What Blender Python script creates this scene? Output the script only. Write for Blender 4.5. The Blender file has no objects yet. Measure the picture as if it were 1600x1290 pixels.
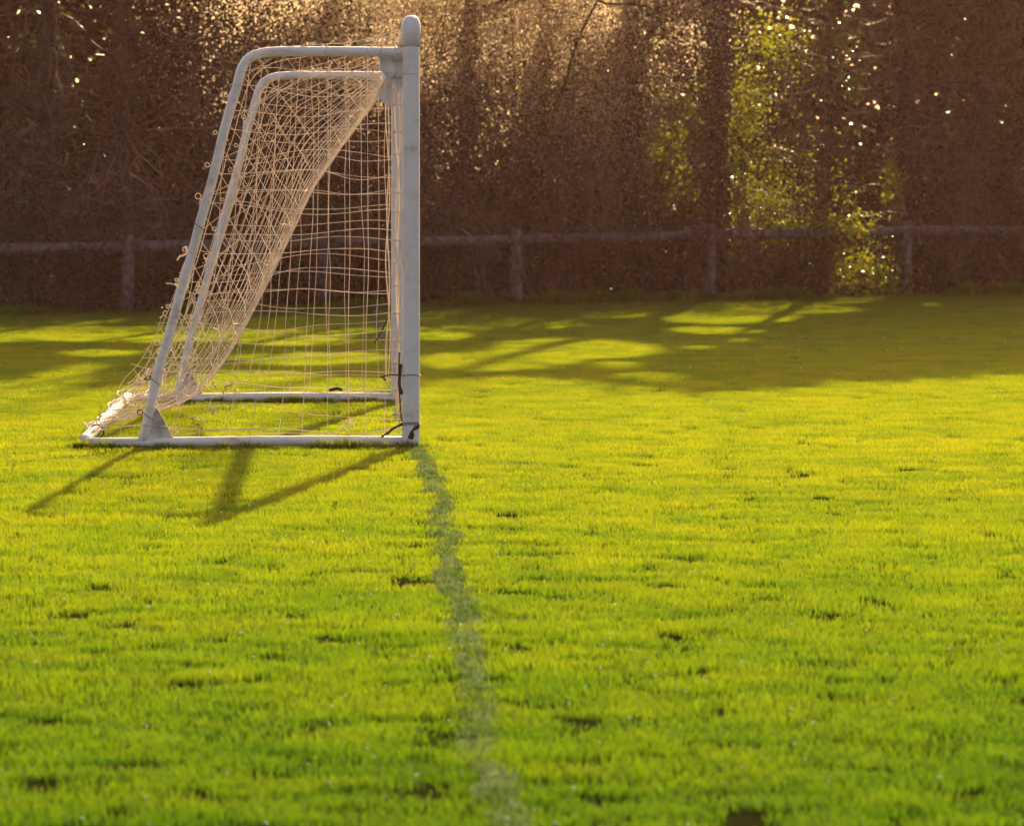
import bpy, math
import numpy as np
from mathutils import Vector

rng = np.random.default_rng(11)
SC = bpy.context.scene
COL = SC.collection

# ------------------------------------------------------------------ camera
CAM_H = 1.31
FPX = 8138.0            # focal length in photo pixels (1600 wide)
HZ = 293.0              # horizon row in the photo
cam = bpy.data.cameras.new('camera'); co = bpy.data.objects.new('camera', cam); COL.objects.link(co)
co.location = (0, 0, CAM_H); co.rotation_euler = (math.radians(90), 0, 0)
cam.sensor_width = 36; cam.sensor_fit = 'HORIZONTAL'
cam.lens = FPX / 1600 * 36
cam.shift_y = -(645 - HZ) / 1600
cam.clip_start = 0.5; cam.clip_end = 2000
cam.dof.use_dof = True; cam.dof.focus_distance = 26.3; cam.dof.aperture_fstop = 10
SC.camera = co

# ------------------------------------------------------------------ light
SUN_EL = math.radians(20.0)
SUN_AZ = math.atan2(0.66, 5.8)          # clockwise from +Y
sd = Vector((math.sin(SUN_AZ) * math.cos(SUN_EL), math.cos(SUN_AZ) * math.cos(SUN_EL), math.sin(SUN_EL)))
sl = bpy.data.lights.new('sun', 'SUN'); so = bpy.data.objects.new('sun', sl); COL.objects.link(so)
so.rotation_euler = sd.to_track_quat('Z', 'Y').to_euler()
so.location = (10, 60, 40)
sl.energy = 5.0; sl.angle = math.radians(0.53); sl.color = (1.0, 0.73, 0.40)

world = bpy.data.worlds.new('World'); SC.world = world; world.use_nodes = True
wn = world.node_tree; wn.nodes.clear()
sky = wn.nodes.new('ShaderNodeTexSky'); sky.sky_type = 'NISHITA'; sky.sun_disc = False
sky.sun_elevation = SUN_EL; sky.sun_rotation = SUN_AZ
sky.dust_density = 4.0; sky.ozone_density = 0.6; sky.air_density = 1.0
tint = wn.nodes.new('ShaderNodeMix'); tint.data_type = 'RGBA'; tint.blend_type = 'MULTIPLY'
tint.inputs[0].default_value = 1.0; tint.inputs[7].default_value = (1.0, 0.78, 0.70, 1)
bg = wn.nodes.new('ShaderNodeBackground'); bg.inputs['Strength'].default_value = 0.12
wo = wn.nodes.new('ShaderNodeOutputWorld')
wn.links.new(sky.outputs[0], tint.inputs[6]); wn.links.new(tint.outputs[2], bg.inputs['Color'])
wn.links.new(bg.outputs[0], wo.inputs['Surface'])

SC.view_settings.view_transform = 'Standard'; SC.view_settings.look = 'None'
SC.view_settings.gamma = 1.0; SC.view_settings.exposure = 1.25
SC.view_settings.use_curve_mapping = False
SC.render.engine = 'CYCLES'
cy = SC.cycles
cy.use_denoising = True
cy.max_bounces = 6; cy.diffuse_bounces = 3; cy.glossy_bounces = 2; cy.transmission_bounces = 4
cy.volume_bounces = 0; cy.transparent_max_bounces = 8
cy.sample_clamp_indirect = 4.0
cy.caustics_reflective = False; cy.caustics_refractive = False

# ------------------------------------------------------------------ helpers
KY = sd.z / sd.y        # drop of a sun ray per metre of depth
KX = sd.x / sd.y


def px2w(px, Y): return (px - 800.0) / FPX * Y
def py2z(py, Y): return CAM_H + (HZ - py) / FPX * Y
def ydepth(py): return FPX * CAM_H / (py - HZ)


_G = rng.random((64, 256, 256)).astype(np.float32)[:12]


def vnoise(x, y, seed=0):
    x = np.asarray(x, float); y = np.asarray(y, float)
    xi = np.floor(x).astype(int); yi = np.floor(y).astype(int)
    fx = x - xi; fy = y - yi
    fx = fx * fx * (3 - 2 * fx); fy = fy * fy * (3 - 2 * fy)
    g = _G[seed % 12]
    a = g[xi & 255, yi & 255]; b = g[(xi + 1) & 255, yi & 255]
    c = g[xi & 255, (yi + 1) & 255]; d = g[(xi + 1) & 255, (yi + 1) & 255]
    return (a * (1 - fx) + b * fx) * (1 - fy) + (c * (1 - fx) + d * fx) * fy


def fbm(x, y, seed=0):
    return (vnoise(x, y, seed) + .5 * vnoise(x * 2.1 + 7, y * 2.1 + 3, seed + 1) + .25 * vnoise(x * 4.3 + 1, y * 4.3 + 9, seed + 2)) / 1.75


class MB:
    """collects vertices and faces, and links them as one mesh object"""
    def __init__(s): s.v = []; s.f4 = []; s.f3 = []; s.n = 0

    def add(s, v, quads=None, tris=None):
        v = np.asarray(v, float).reshape(-1, 3)
        if quads is not None and len(quads): s.f4.append(np.asarray(quads, int).reshape(-1, 4) + s.n)
        if tris is not None and len(tris): s.f3.append(np.asarray(tris, int).reshape(-1, 3) + s.n)
        s.v.append(v); s.n += len(v)

    def tube(s, pts, r, sides=5, cap=True):
        P = np.asarray(pts, float); n = len(P)
        if n < 2: return
        r = np.full(n, r, float) if np.isscalar(r) else np.asarray(r, float)
        T = np.gradient(P, axis=0); T /= np.linalg.norm(T, axis=1)[:, None] + 1e-9
        mean = np.abs(T).mean(0); up = np.zeros(3); up[int(np.argmin(mean))] = 1
        U = np.cross(T, up); U /= np.linalg.norm(U, axis=1)[:, None] + 1e-9
        W = np.cross(T, U)
        a = np.arange(sides) / sides * 2 * math.pi
        V = P[:, None, :] + r[:, None, None] * (np.cos(a)[None, :, None] * U[:, None, :] + np.sin(a)[None, :, None] * W[:, None, :])
        i = np.arange(n - 1)[:, None] * sides; j = np.arange(sides)[None, :]; j2 = (j + 1) % sides
        q = np.stack([i + j, i + j2, i + sides + j2, i + sides + j], -1).reshape(-1, 4)
        V = V.reshape(-1, 3); tr = None
        if cap:
            V = np.vstack([V, P[:1], P[-1:]]); c0 = n * sides; c1 = c0 + 1
            jj = np.arange(sides); k = (jj + 1) % sides; o = (n - 1) * sides
            tr = np.vstack([np.stack([np.full(sides, c0), k, jj], 1), np.stack([np.full(sides, c1), o + jj, o + k], 1)])
        s.add(V, q, tr)

    def box(s, c, size, ax=None):
        c = np.asarray(c, float); h = np.asarray(size, float) / 2
        v = np.array([[x, y, z] for x in (-1, 1) for y in (-1, 1) for z in (-1, 1)], float) * h
        if ax is not None: v = v @ np.asarray(ax, float)
        s.add(v + c, [[0, 1, 3, 2], [4, 6, 7, 5], [0, 4, 5, 1], [2, 3, 7, 6], [0, 2, 6, 4], [1, 5, 7, 3]])

    def build(s, name, mats, parent=None, smooth=False, matidx=None):
        me = bpy.data.meshes.new(name)
        V = np.vstack(s.v) if s.v else np.zeros((0, 3))
        loops = []; starts = []; p = 0
        for arr, k in ((s.f4, 4), (s.f3, 3)):
            if arr:
                A = np.vstack(arr); loops.append(A.ravel()); starts.append(p + np.arange(len(A)) * k); p += len(A) * k
        me.vertices.add(len(V)); me.vertices.foreach_set('co', V.astype(np.float32).ravel())
        if loops:
            L = np.concatenate(loops).astype(np.int32); S = np.concatenate(starts).astype(np.int32)
            me.loops.add(len(L)); me.loops.foreach_set('vertex_index', L)
            me.polygons.add(len(S)); me.polygons.foreach_set('loop_start', S)
            if smooth: me.polygons.foreach_set('use_smooth', np.ones(len(S), bool))
            if matidx is not None: me.polygons.foreach_set('material_index', matidx.astype(np.int32))
        for m in (mats if isinstance(mats, (list, tuple)) else [mats]): me.materials.append(m)
        me.update(calc_edges=True)
        o = bpy.data.objects.new(name, me); COL.objects.link(o)
        if parent is not None: o.parent = parent
        return o


def tag(o, label=None, cat=None, group=None, kind=None):
    if label: o['label'] = label
    if cat: o['category'] = cat
    if group: o['group'] = group
    if kind: o['kind'] = kind
    return o


def empty(name, loc):
    o = bpy.data.objects.new(name, None); o.location = loc; o.empty_display_size = .2; COL.objects.link(o); return o


def keep_world(child, parent):
    """geometry was built in world space: place it under a parent that stands elsewhere"""
    me = child.data; l = parent.location
    n = len(me.vertices); a = np.empty(n * 3, np.float32); me.vertices.foreach_get('co', a)
    a = a.reshape(-1, 3) - np.array(l, np.float32); me.vertices.foreach_set('co', a.ravel()); me.update()
    child.parent = parent
    return child


# ------------------------------------------------------------------ materials
def new_mat(name):
    m = bpy.data.materials.new(name); m.use_nodes = True
    nt = m.node_tree; nt.nodes.clear(); out = nt.nodes.new('ShaderNodeOutputMaterial')
    return m, nt, out


def ramp(nt, fac, stops):
    r = nt.nodes.new('ShaderNodeValToRGB'); e = r.color_ramp.elements
    while len(e) < len(stops): e.new(0.5)
    for el, (p, c) in zip(e, stops): el.position = p; el.color = (*c, 1)
    nt.links.new(fac, r.inputs[0]); return r.outputs[0]


def noise(nt, scale, detail=3, coord='Position', rough=.55):
    if coord == 'Position':
        g = nt.nodes.new('ShaderNodeNewGeometry').outputs['Position']
    else:
        g = nt.nodes.new('ShaderNodeTexCoord').outputs[coord]
    n = nt.nodes.new('ShaderNodeTexNoise'); n.inputs['Scale'].default_value = scale
    n.inputs['Detail'].default_value = detail; n.inputs['Roughness'].default_value = rough
    nt.links.new(g, n.inputs['Vector']); return n.outputs['Fac']


def mul(nt, a, b, f=1.0):
    m = nt.nodes.new('ShaderNodeMix'); m.data_type = 'RGBA'; m.blend_type = 'MULTIPLY'; m.inputs[0].default_value = f
    nt.links.new(a, m.inputs[6]); nt.links.new(b, m.inputs[7]); return m.outputs[2]


def solid(name, stops, scale=8, rough=.6, spec=.4, bump=.0, bscale=60, coord='Position'):
    m, nt, out = new_mat(name)
    p = nt.nodes.new('ShaderNodeBsdfPrincipled')
    nt.links.new(ramp(nt, noise(nt, scale, 5, coord), stops), p.inputs['Base Color'])
    p.inputs['Roughness'].default_value = rough; p.inputs['Specular IOR Level'].default_value = spec
    if bump:
        b = nt.nodes.new('ShaderNodeBump'); b.inputs['Strength'].default_value = bump; b.inputs['Distance'].default_value = .01
        nt.links.new(noise(nt, bscale, 4, coord), b.inputs['Height']); nt.links.new(b.outputs[0], p.inputs['Normal'])
    nt.links.new(p.outputs[0], out.inputs['Surface'])
    return m


def leafy(name, refl, trans, tfac, scale=3.0, rough=.4, spec=.5, rand=True, tips=None):
    """reflecting + light passing through: refl, trans are colour stop lists"""
    m, nt, out = new_mat(name)
    p = nt.nodes.new('ShaderNodeBsdfPrincipled'); t = nt.nodes.new('ShaderNodeBsdfTranslucent')
    fac = noise(nt, scale, 4)
    if rand:
        oi = nt.nodes.new('ShaderNodeObjectInfo'); ma = nt.nodes.new('ShaderNodeMath'); ma.operation = 'MULTIPLY_ADD'
        ma.inputs[1].default_value = .30; nt.links.new(oi.outputs['Random'], ma.inputs[0])
        ad = nt.nodes.new('ShaderNodeMath'); ad.operation = 'ADD'; ad.inputs[1].default_value = -.15
        nt.links.new(fac, ma.inputs[2]); nt.links.new(ma.outputs[0], ad.inputs[0]); fac = ad.outputs[0]
    ca, cb = ramp(nt, fac, refl), ramp(nt, fac, trans)
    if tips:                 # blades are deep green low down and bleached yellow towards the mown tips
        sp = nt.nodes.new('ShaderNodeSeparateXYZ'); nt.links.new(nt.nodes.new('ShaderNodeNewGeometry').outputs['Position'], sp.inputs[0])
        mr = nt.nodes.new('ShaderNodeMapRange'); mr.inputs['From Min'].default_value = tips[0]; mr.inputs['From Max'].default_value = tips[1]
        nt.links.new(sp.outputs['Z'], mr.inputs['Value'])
        near_dim = nt.nodes.new('ShaderNodeMapRange'); near_dim.inputs['From Min'].default_value = 9; near_dim.inputs['From Max'].default_value = 25
        nt.links.new(sp.outputs['Y'], near_dim.inputs['Value'])     # weaker glow of the nearer turf, painted in as darker greener blades
        lc_ = ramp(nt, near_dim.outputs[0], [(0, (.26, .48, .36)), (.55, (.74, .86, .7)), (1, (1, 1, 1))]); ca = mul(nt, ca, lc_); cb = mul(nt, cb, lc_)
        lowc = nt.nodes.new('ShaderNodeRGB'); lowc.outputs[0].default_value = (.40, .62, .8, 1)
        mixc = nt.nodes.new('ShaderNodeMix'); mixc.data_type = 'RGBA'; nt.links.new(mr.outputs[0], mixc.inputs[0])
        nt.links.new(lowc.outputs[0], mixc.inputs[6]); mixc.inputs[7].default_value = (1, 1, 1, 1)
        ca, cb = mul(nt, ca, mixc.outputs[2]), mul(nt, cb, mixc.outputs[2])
    nt.links.new(ca, p.inputs['Base Color'])
    p.inputs['Roughness'].default_value = rough; p.inputs['Specular IOR Level'].default_value = spec
    nt.links.new(cb, t.inputs['Color'])
    mx = nt.nodes.new('ShaderNodeMixShader'); mx.inputs[0].default_value = tfac
    nt.links.new(p.outputs[0], mx.inputs[1]); nt.links.new(t.outputs[0], mx.inputs[2])
    nt.links.new(mx.outputs[0], out.inputs['Surface'])
    return m


M = {}
M['soil'] = solid('soil', [(.3, (.010, .014, .003)), (.7, (.03, .03, .008))], 3, 1.0, .0, .6, 40)
M['litter'] = solid('leaf_litter', [(.3, (.02, .012, .007)), (.55, (.06, .032, .016)), (.75, (.11, .065, .03))], 9, .9, .2, .8, 60)
M['grass'] = leafy('turf_blades', [(.30, (.020, .055, .003)), (.5, (.032, .070, .004)), (.72, (.052, .080, .005))],
                   [(.28, (.26, .38, .003)), (.5, (.375, .455, .003)), (.74, (.45, .475, .004))], .52, 1.2, .42, .45, True, (.003, .022))
M['tall_grass'] = leafy('unmown_blades', [(.3, (.03, .07, .006)), (.7, (.08, .11, .01))],
                        [(.3, (.22, .36, .004)), (.7, (.42, .46, .006))], .5, 2., .4, .4)
M['paint_grass'] = leafy('painted_blades', [(.30, (.035, .07, .03)), (.5, (.10, .14, .085)), (.74, (.50, .52, .44))],
                         [(.3, (.08, .17, .01)), (.7, (.16, .24, .05))], .35, 14., .6, .2)
M['white'] = solid('white_paint', [(.28, (.50, .46, .40)), (.36, (.74, .71, .67)), (.5, (.82, .79, .76)), (.7, (.86, .83, .80))], 9, .38, .45, .12, 30, 'Object')
M['white_dull'] = solid('worn_white_paint', [(.30, (.34, .30, .22)), (.48, (.66, .63, .58)), (.75, (.78, .77, .75))], 11, .55, .3, .2, 50, 'Object')
M['rust'] = solid('rusty_hole', [(.3, (.015, .008, .006)), (.7, (.06, .025, .015))], 30, .8, .2)
M['net'] = leafy('net_cord', [(.3, (.66, .60, .52)), (.7, (.84, .80, .75))], [(.3, (.8, .66, .5)), (.7, (.9, .8, .68))], .40, 5., .6, .3, False)
M['rag'] = leafy('frayed_tape', [(.3, (.62, .54, .44)), (.7, (.82, .78, .72))], [(.3, (.7, .55, .4)), (.7, (.85, .75, .6))], .45, 9., .6, .2, False)
M['tie'] = solid('dark_cord', [(.3, (.012, .008, .008)), (.7, (.06, .03, .025))], 40, .7, .3)
M['fence'] = solid('weathered_timber', [(.3, (.05, .038, .036)), (.5, (.125, .095, .09)), (.7, (.21, .165, .155))], 14, .85, .2, .5, 80)
M['bark'] = solid('bark', [(.3, (.025, .017, .012)), (.5, (.06, .042, .03)), (.72, (.12, .09, .065))], 16, .9, .2, 1.0, 40)
M['twig'] = solid('dry_twig', [(.3, (.035, .018, .012)), (.5, (.095, .052, .036)), (.72, (.26, .17, .125))], .9, .6, .4)
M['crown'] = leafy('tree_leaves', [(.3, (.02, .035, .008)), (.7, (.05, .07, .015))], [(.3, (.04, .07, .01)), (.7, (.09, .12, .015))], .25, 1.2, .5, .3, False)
M['deep'] = leafy('shade_dark_leaves', [(.3, (.006, .010, .004)), (.7, (.018, .024, .008))], [(.3, (.02, .03, .004)), (.7, (.04, .05, .008))], .15, 2., .6, .15, False)  # shade inside the wood is put into this dark leaf colour
M['ivy'] = leafy('ivy_leaves', [(.3, (.012, .018, .006)), (.55, (.024, .032, .010)), (.75, (.045, .045, .016))],
                 [(.3, (.06, .11, .006)), (.7, (.16, .20, .01))], .30, 1.6, .32, .7, False)
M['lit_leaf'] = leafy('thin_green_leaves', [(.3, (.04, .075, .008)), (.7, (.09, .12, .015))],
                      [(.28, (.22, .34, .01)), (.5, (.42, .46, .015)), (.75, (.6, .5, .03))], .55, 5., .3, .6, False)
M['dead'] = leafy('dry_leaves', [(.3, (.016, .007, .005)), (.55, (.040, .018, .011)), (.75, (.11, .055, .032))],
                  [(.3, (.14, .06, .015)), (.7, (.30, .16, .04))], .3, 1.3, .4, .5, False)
M['glow_leaf'] = leafy('glow_leaves', [(.3, (.20, .13, .08)), (.7, (.42, .32, .22))], [(.3, (.72, .55, .34)), (.7, (.90, .80, .62))], .75, 2., .7, .1, False)  # pale leaf colour carries the glare that the added brush imitates
M['dew'] = solid('pale_speck', [(.3, (.75, .75, .70)), (.7, (.82, .82, .8))], 3, .25, .8)

# ------------------------------------------------------------------ setting: ground
FY0, FSL = 58.1, .90                       # fence line  Y = FY0 + FSL * X


def edge_y(x): return FY0 + FSL * np.asarray(x, float) - .25


g = MB(); g.add([[-300, -60, 0], [300, -60, 0], [300, 500, 0], [-300, 500, 0]], [[0, 1, 2, 3]])
tag(g.build('ground', M['soil']), kind='structure')
g = MB()
xs = np.linspace(-40, 40, 81)
vv = []
for x in xs:
    y0 = float(edge_y(x)) + .12 * math.sin(x * 5.1) + .08 * math.sin(x * 11.3)
    vv += [[x, y0, .004], [x, y0 + 70, .004]]
q = [[2 * i, 2 * i + 2, 2 * i + 3, 2 * i + 1] for i in range(80)]
g.add(vv, q)
tag(g.build('woodland_floor', M['litter']), kind='structure')


# ------------------------------------------------------------------ turf
def clump_mesh(n, rad, h0, h1, w, r, bend=.5):
    """n grass blades, each a bent tapering strip (one quad + one triangle)"""
    a = r.random(n) * 2 * math.pi; d = rad * np.sqrt(r.random(n)) * (.6 + .4 * r.random(n))
    bx, by = d * np.cos(a), d * np.sin(a)
    h = h0 + (h1 - h0) * r.random(n) ** 1.3
    ya = r.random(n) * 2 * math.pi; la = r.random(n) * 2 * math.pi
    lean = (bend * (.2 + r.random(n))) * h
    ww = w * (.6 + .8 * r.random(n))
    ux, uy = np.cos(ya) * ww / 2, np.sin(ya) * ww / 2
    lx, ly = np.cos(la) * lean, np.sin(la) * lean
    z0 = np.full(n, -.004)
    V = np.stack([
        np.stack([bx - ux, by - uy, z0], 1), np.stack([bx + ux, by + uy, z0], 1),
        np.stack([bx + ux * .85 + lx * .35, by + uy * .85 + ly * .35, h * .62], 1),
        np.stack([bx - ux * .85 + lx * .35, by - uy * .85 + ly * .35, h * .62], 1),
        np.stack([bx + lx, by + ly, h], 1)], 1).reshape(-1, 3)
    i = np.arange(n) * 5
    return V, np.stack([i, i + 1, i + 2, i + 3], 1), np.stack([i + 3, i + 2, i + 4], 1)


def scatter_object(name, mat, clumps, P, scale, rot):
    """one object: the clumps and the points they are set out on; a geometry-node tree does the setting out"""
    mb = MB(); kinds = []
    for k, (V, Q, T) in enumerate(clumps):
        mb.add(V, Q, T); kinds.append(np.full(len(V), k + 1))
    mb.add(P); kinds.append(np.zeros(len(P)))
    o = mb.build(name, mat); me = o.data; n = len(me.vertices); nv = n - len(P)
    at = me.attributes.new('which', 'INT', 'POINT'); at.data.foreach_set('value', np.concatenate(kinds).astype(np.int32))
    at = me.attributes.new('pick', 'INT', 'POINT'); v = np.zeros(n, np.int32); v[nv:] = rng.integers(0, len(clumps), len(P)); at.data.foreach_set('value', v)
    at = me.attributes.new('size', 'FLOAT_VECTOR', 'POINT'); v = np.ones((n, 3), np.float32); v[nv:] = scale; at.data.foreach_set('vector', v.ravel())
    at = me.attributes.new('turn', 'FLOAT_VECTOR', 'POINT'); v = np.zeros((n, 3), np.float32); v[nv:] = rot; at.data.foreach_set('vector', v.ravel())
    ng = bpy.data.node_groups.new(name + '_nodes', 'GeometryNodeTree')
    ng.interface.new_socket('Geometry', in_out='INPUT', socket_type='NodeSocketGeometry')
    ng.interface.new_socket('Geometry', in_out='OUTPUT', socket_type='NodeSocketGeometry')
    N = ng.nodes; L = ng.links
    gi = N.new('NodeGroupInput'); go = N.new('NodeGroupOutput')

    def attr(nm, ty):
        a = N.new('GeometryNodeInputNamedAttribute'); a.data_type = ty; a.inputs['Name'].default_value = nm
        return a.outputs['Attribute']

    def sep(k):
        c = N.new('FunctionNodeCompare'); c.data_type = 'INT'; c.operation = 'EQUAL'
        ins = [s for s in c.inputs if s.type == 'INT']
        L.new(attr('which', 'INT'), ins[0]); ins[1].default_value = k
        s = N.new('GeometryNodeSeparateGeometry'); s.domain = 'POINT'
        L.new(gi.outputs[0], s.inputs['Geometry']); L.new(c.outputs[0], s.inputs['Selection'])
        return s.outputs['Selection']
    jn = N.new('GeometryNodeJoinGeometry')
    for k in range(len(clumps)):
        t = N.new('GeometryNodeGeometryToInstance'); L.new(sep(k + 1), t.inputs[0]); L.new(t.outputs[0], jn.inputs[0])
    ip = N.new('GeometryNodeInstanceOnPoints')
    L.new(sep(0), ip.inputs['Points']); L.new(jn.outputs[0], ip.inputs['Instance'])
    ip.inputs['Pick Instance'].default_value = True
    L.new(attr('pick', 'INT'), ip.inputs['Instance Index'])
    L.new(attr('turn', 'FLOAT_VECTOR'), ip.inputs['Rotation']); L.new(attr('size', 'FLOAT_VECTOR'), ip.inputs['Scale'])
    L.new(ip.outputs[0], go.inputs[0])
    md = o.modifiers.new('scatter', 'NODES'); md.node_group = ng
    return o


def line_x(y): return -.033 * (np.asarray(y) - 11.5) + .035 * np.sin(np.asarray(y) * .35)


clumps = [clump_mesh(320, .140, .009, .0255, .0026, rng, .7) for _ in range(8)]
SPC = .165
gx, gy = np.meshgrid(np.arange(-9.5, 9.5, SPC), np.arange(7.5, 66, SPC))
xx = gx.ravel() + (rng.random(gx.size) - .5) * SPC; yy = gy.ravel() + (rng.random(gx.size) - .5) * SPC
half = .125 * yy + 1.4
ok = (np.abs(xx) < half) & (yy < edge_y(xx) + .05)
xx, yy = xx[ok], yy[ok]
on_line = np.abs(xx - line_x(yy)) < .035
drop = on_line & (rng.random(len(xx)) < .12)
xx, yy = xx[~drop], yy[~drop]
n1 = fbm(xx * 4.2, yy * 3.2, 0); n2 = fbm(xx * .5, yy * .35, 3)
hs = .86 + .36 * np.clip((n1 - .28) * 1.8, 0, 1) + .25 * (n2 - .5)
hs *= .8 + .4 * rng.random(len(xx))
hs[rng.random(len(xx)) < .04] *= 1.5; pit = vnoise(xx * 5.5, yy * 3.4, 8) < .14; hs[pit] *= .6
sc = np.stack([np.full(len(xx), 1.0), np.full(len(xx), 1.0), hs], 1)
rt = np.stack([(rng.random(len(xx)) - .5) * .06, (rng.random(len(xx)) - .5) * .06, rng.random(len(xx)) * 6.283], 1)
P = np.stack([xx, yy, .004 * np.ones(len(xx))], 1)
kp = ~(pit & (rng.random(len(xx)) < .22)); P, sc, rt = P[kp], sc[kp], rt[kp]
o = scatter_object('grass', M['grass'], clumps, P, sc, rt)
tag(o, 'sunlit yellow green mown grass of the playing field', 'grass', kind='stuff')

# painted goal line: chalked blades on a strip of the turf
lc = [clump_mesh(14, .022, .012, .026, .0036, rng, .7) for _ in range(3)]
ly = np.arange(8, 56, .0042); ly = ly + (rng.random(len(ly)) - .5) * .05
wob = (vnoise(ly * 1.3, ly * 0, 5) - .5) * .05
lx = line_x(ly) + wob + np.clip(rng.normal(size=len(ly)), -2, 2) * (.014 + .012 * vnoise(ly * 1.7, ly * 0, 2))
kp = (fbm(ly * 5, lx * 22, 6) + .5 * (rng.random(len(ly)) - .5) > .53 + .05 * (ly < 14)) & ((ly < 25.9) | (ly > 40)) | (rng.random(len(ly)) < .08)
lx, ly = lx[kp], ly[kp]
P = np.stack([lx, ly, np.full(len(lx), .006)], 1)
s = .9 + .35 * rng.random((len(lx), 1)); s = np.hstack([s, s, s * 1.02])
rt = np.stack([np.zeros(len(lx)), np.zeros(len(lx)), rng.random(len(lx)) * 6.283], 1)
o = scatter_object('painted_goal_line', M['paint_grass'], lc, P, s, rt)
tag(o, 'worn grey white goal line painted on the grass', kind='structure')
bx = np.arange(-1.2, 7.5, .007)
by = 44.5 + .033 * bx + (rng.random(len(bx)) - .5) * .12
kp = (vnoise(bx * 3, bx * 0, 7) > .35) & (bx > 1.0)
P = np.stack([bx[kp], by[kp], np.full(kp.sum(), .006)], 1)
s = np.full((kp.sum(), 3), .95); rt = np.stack([np.zeros(kp.sum()), np.zeros(kp.sum()), rng.random(kp.sum()) * 6.283], 1)
o = scatter_object('painted_box_line', M['paint_grass'], lc[:2], P, s, rt)
tag(o, 'faint white line painted across the shaded far grass', kind='structure')

# ------------------------------------------------------------------ goal
W = 5.5
P0 = np.array([px2w(642, 26), 26.0, 0.03])      # its feet stand a little proud of the soil, in the turf
AX = np.array([-.033, 1, 0]); AX /= np.linalg.norm(AX)
BX = np.array([-1, -.033, 0]); BX /= np.linalg.norm(BX)
goal = empty('football_goal', tuple(P0))
tag(goal, 'white metal goal with slanting side bars and frayed white net', 'goal')


def gp(a, b, z): return AX * a + BX * b + np.array([0, 0, 1.0]) * z


def gpa(A):
    A = np.asarray(A, float); return A[:, :1] * AX + A[:, 1:2] * BX + A[:, 2:3] * np.array([0, 0, 1.0])


def smooth_path(pts, n):
    """Catmull-Rom through the points, then n points evenly spaced along it"""
    P = np.asarray(pts, float); Q = np.vstack([2 * P[0] - P[1], P, 2 * P[-1] - P[-2]]); out = []
    for i in range(1, len(Q) - 2):
        for t in np.linspace(0, 1, 12, endpoint=False):
            a, b, c, d = Q[i - 1], Q[i], Q[i + 1], Q[i + 2]
            out.append(.5 * ((2 * b) + (-a + c) * t + (2 * a - 5 * b + 4 * c - d) * t * t + (-a + 3 * b - 3 * c + d) * t ** 3))
    out.append(P[-1]); out = np.array(out)
    L = np.concatenate([[0], np.cumsum(np.linalg.norm(np.diff(out, axis=0), axis=1))])
    s = np.linspace(0, L[-1], n)
    return np.stack([np.interp(s, L, out[:, k]) for k in range(out.shape[1])], 1)


# posts: rounded rectangular section with a flat front rib, then the end cap
def post(a):
    mb = MB(); R, w2 = .045, .045
    ang = np.linspace(0, 2 * math.pi, 28, endpoint=False)
    cx = np.sign(np.cos(ang)) * np.abs(np.cos(ang)) ** .62 * w2
    cyy = np.sign(np.sin(ang)) * np.abs(np.sin(ang)) ** .62 * .055
    zs = [-.06, .02, .5, 1.0, 1.5, 1.985]
    V = np.array([[gp(a + y, x, z) for x, y in zip(cx, cyy)] for z in zs]).reshape(-1, 3)
    n = 28; q = []
    for i in range(len(zs) - 1):
        for j in range(n): q.append([i * n + j, i * n + (j + 1) % n, (i + 1) * n + (j + 1) % n, (i + 1) * n + j])
    mb.add(V, q)
    o = mb.build('post', M['white'], goal, smooth=True)
    mb = MB()
    prof = [(1.000, 1.984), (1.09, 1.986), (1.09, 2.075), (1.05, 2.097), (.93, 2.115), (.74, 2.128), (.42, 2.136), (.02, 2.138)]
    V = np.array([[gp(a + y * k, x * k, z) for x, y in zip(cx, cyy)] for k, z in prof]).reshape(-1, 3)
    q = []
    for i in range(len(prof) - 1):
        for j in range(n): q.append([i * n + j, i * n + (j + 1) % n, (i + 1) * n + (j + 1) % n, (i + 1) * n + j])
    mb.add(V, q)
    mb.build('post_cap', M['white'], o, smooth=True)
    return o


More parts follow.
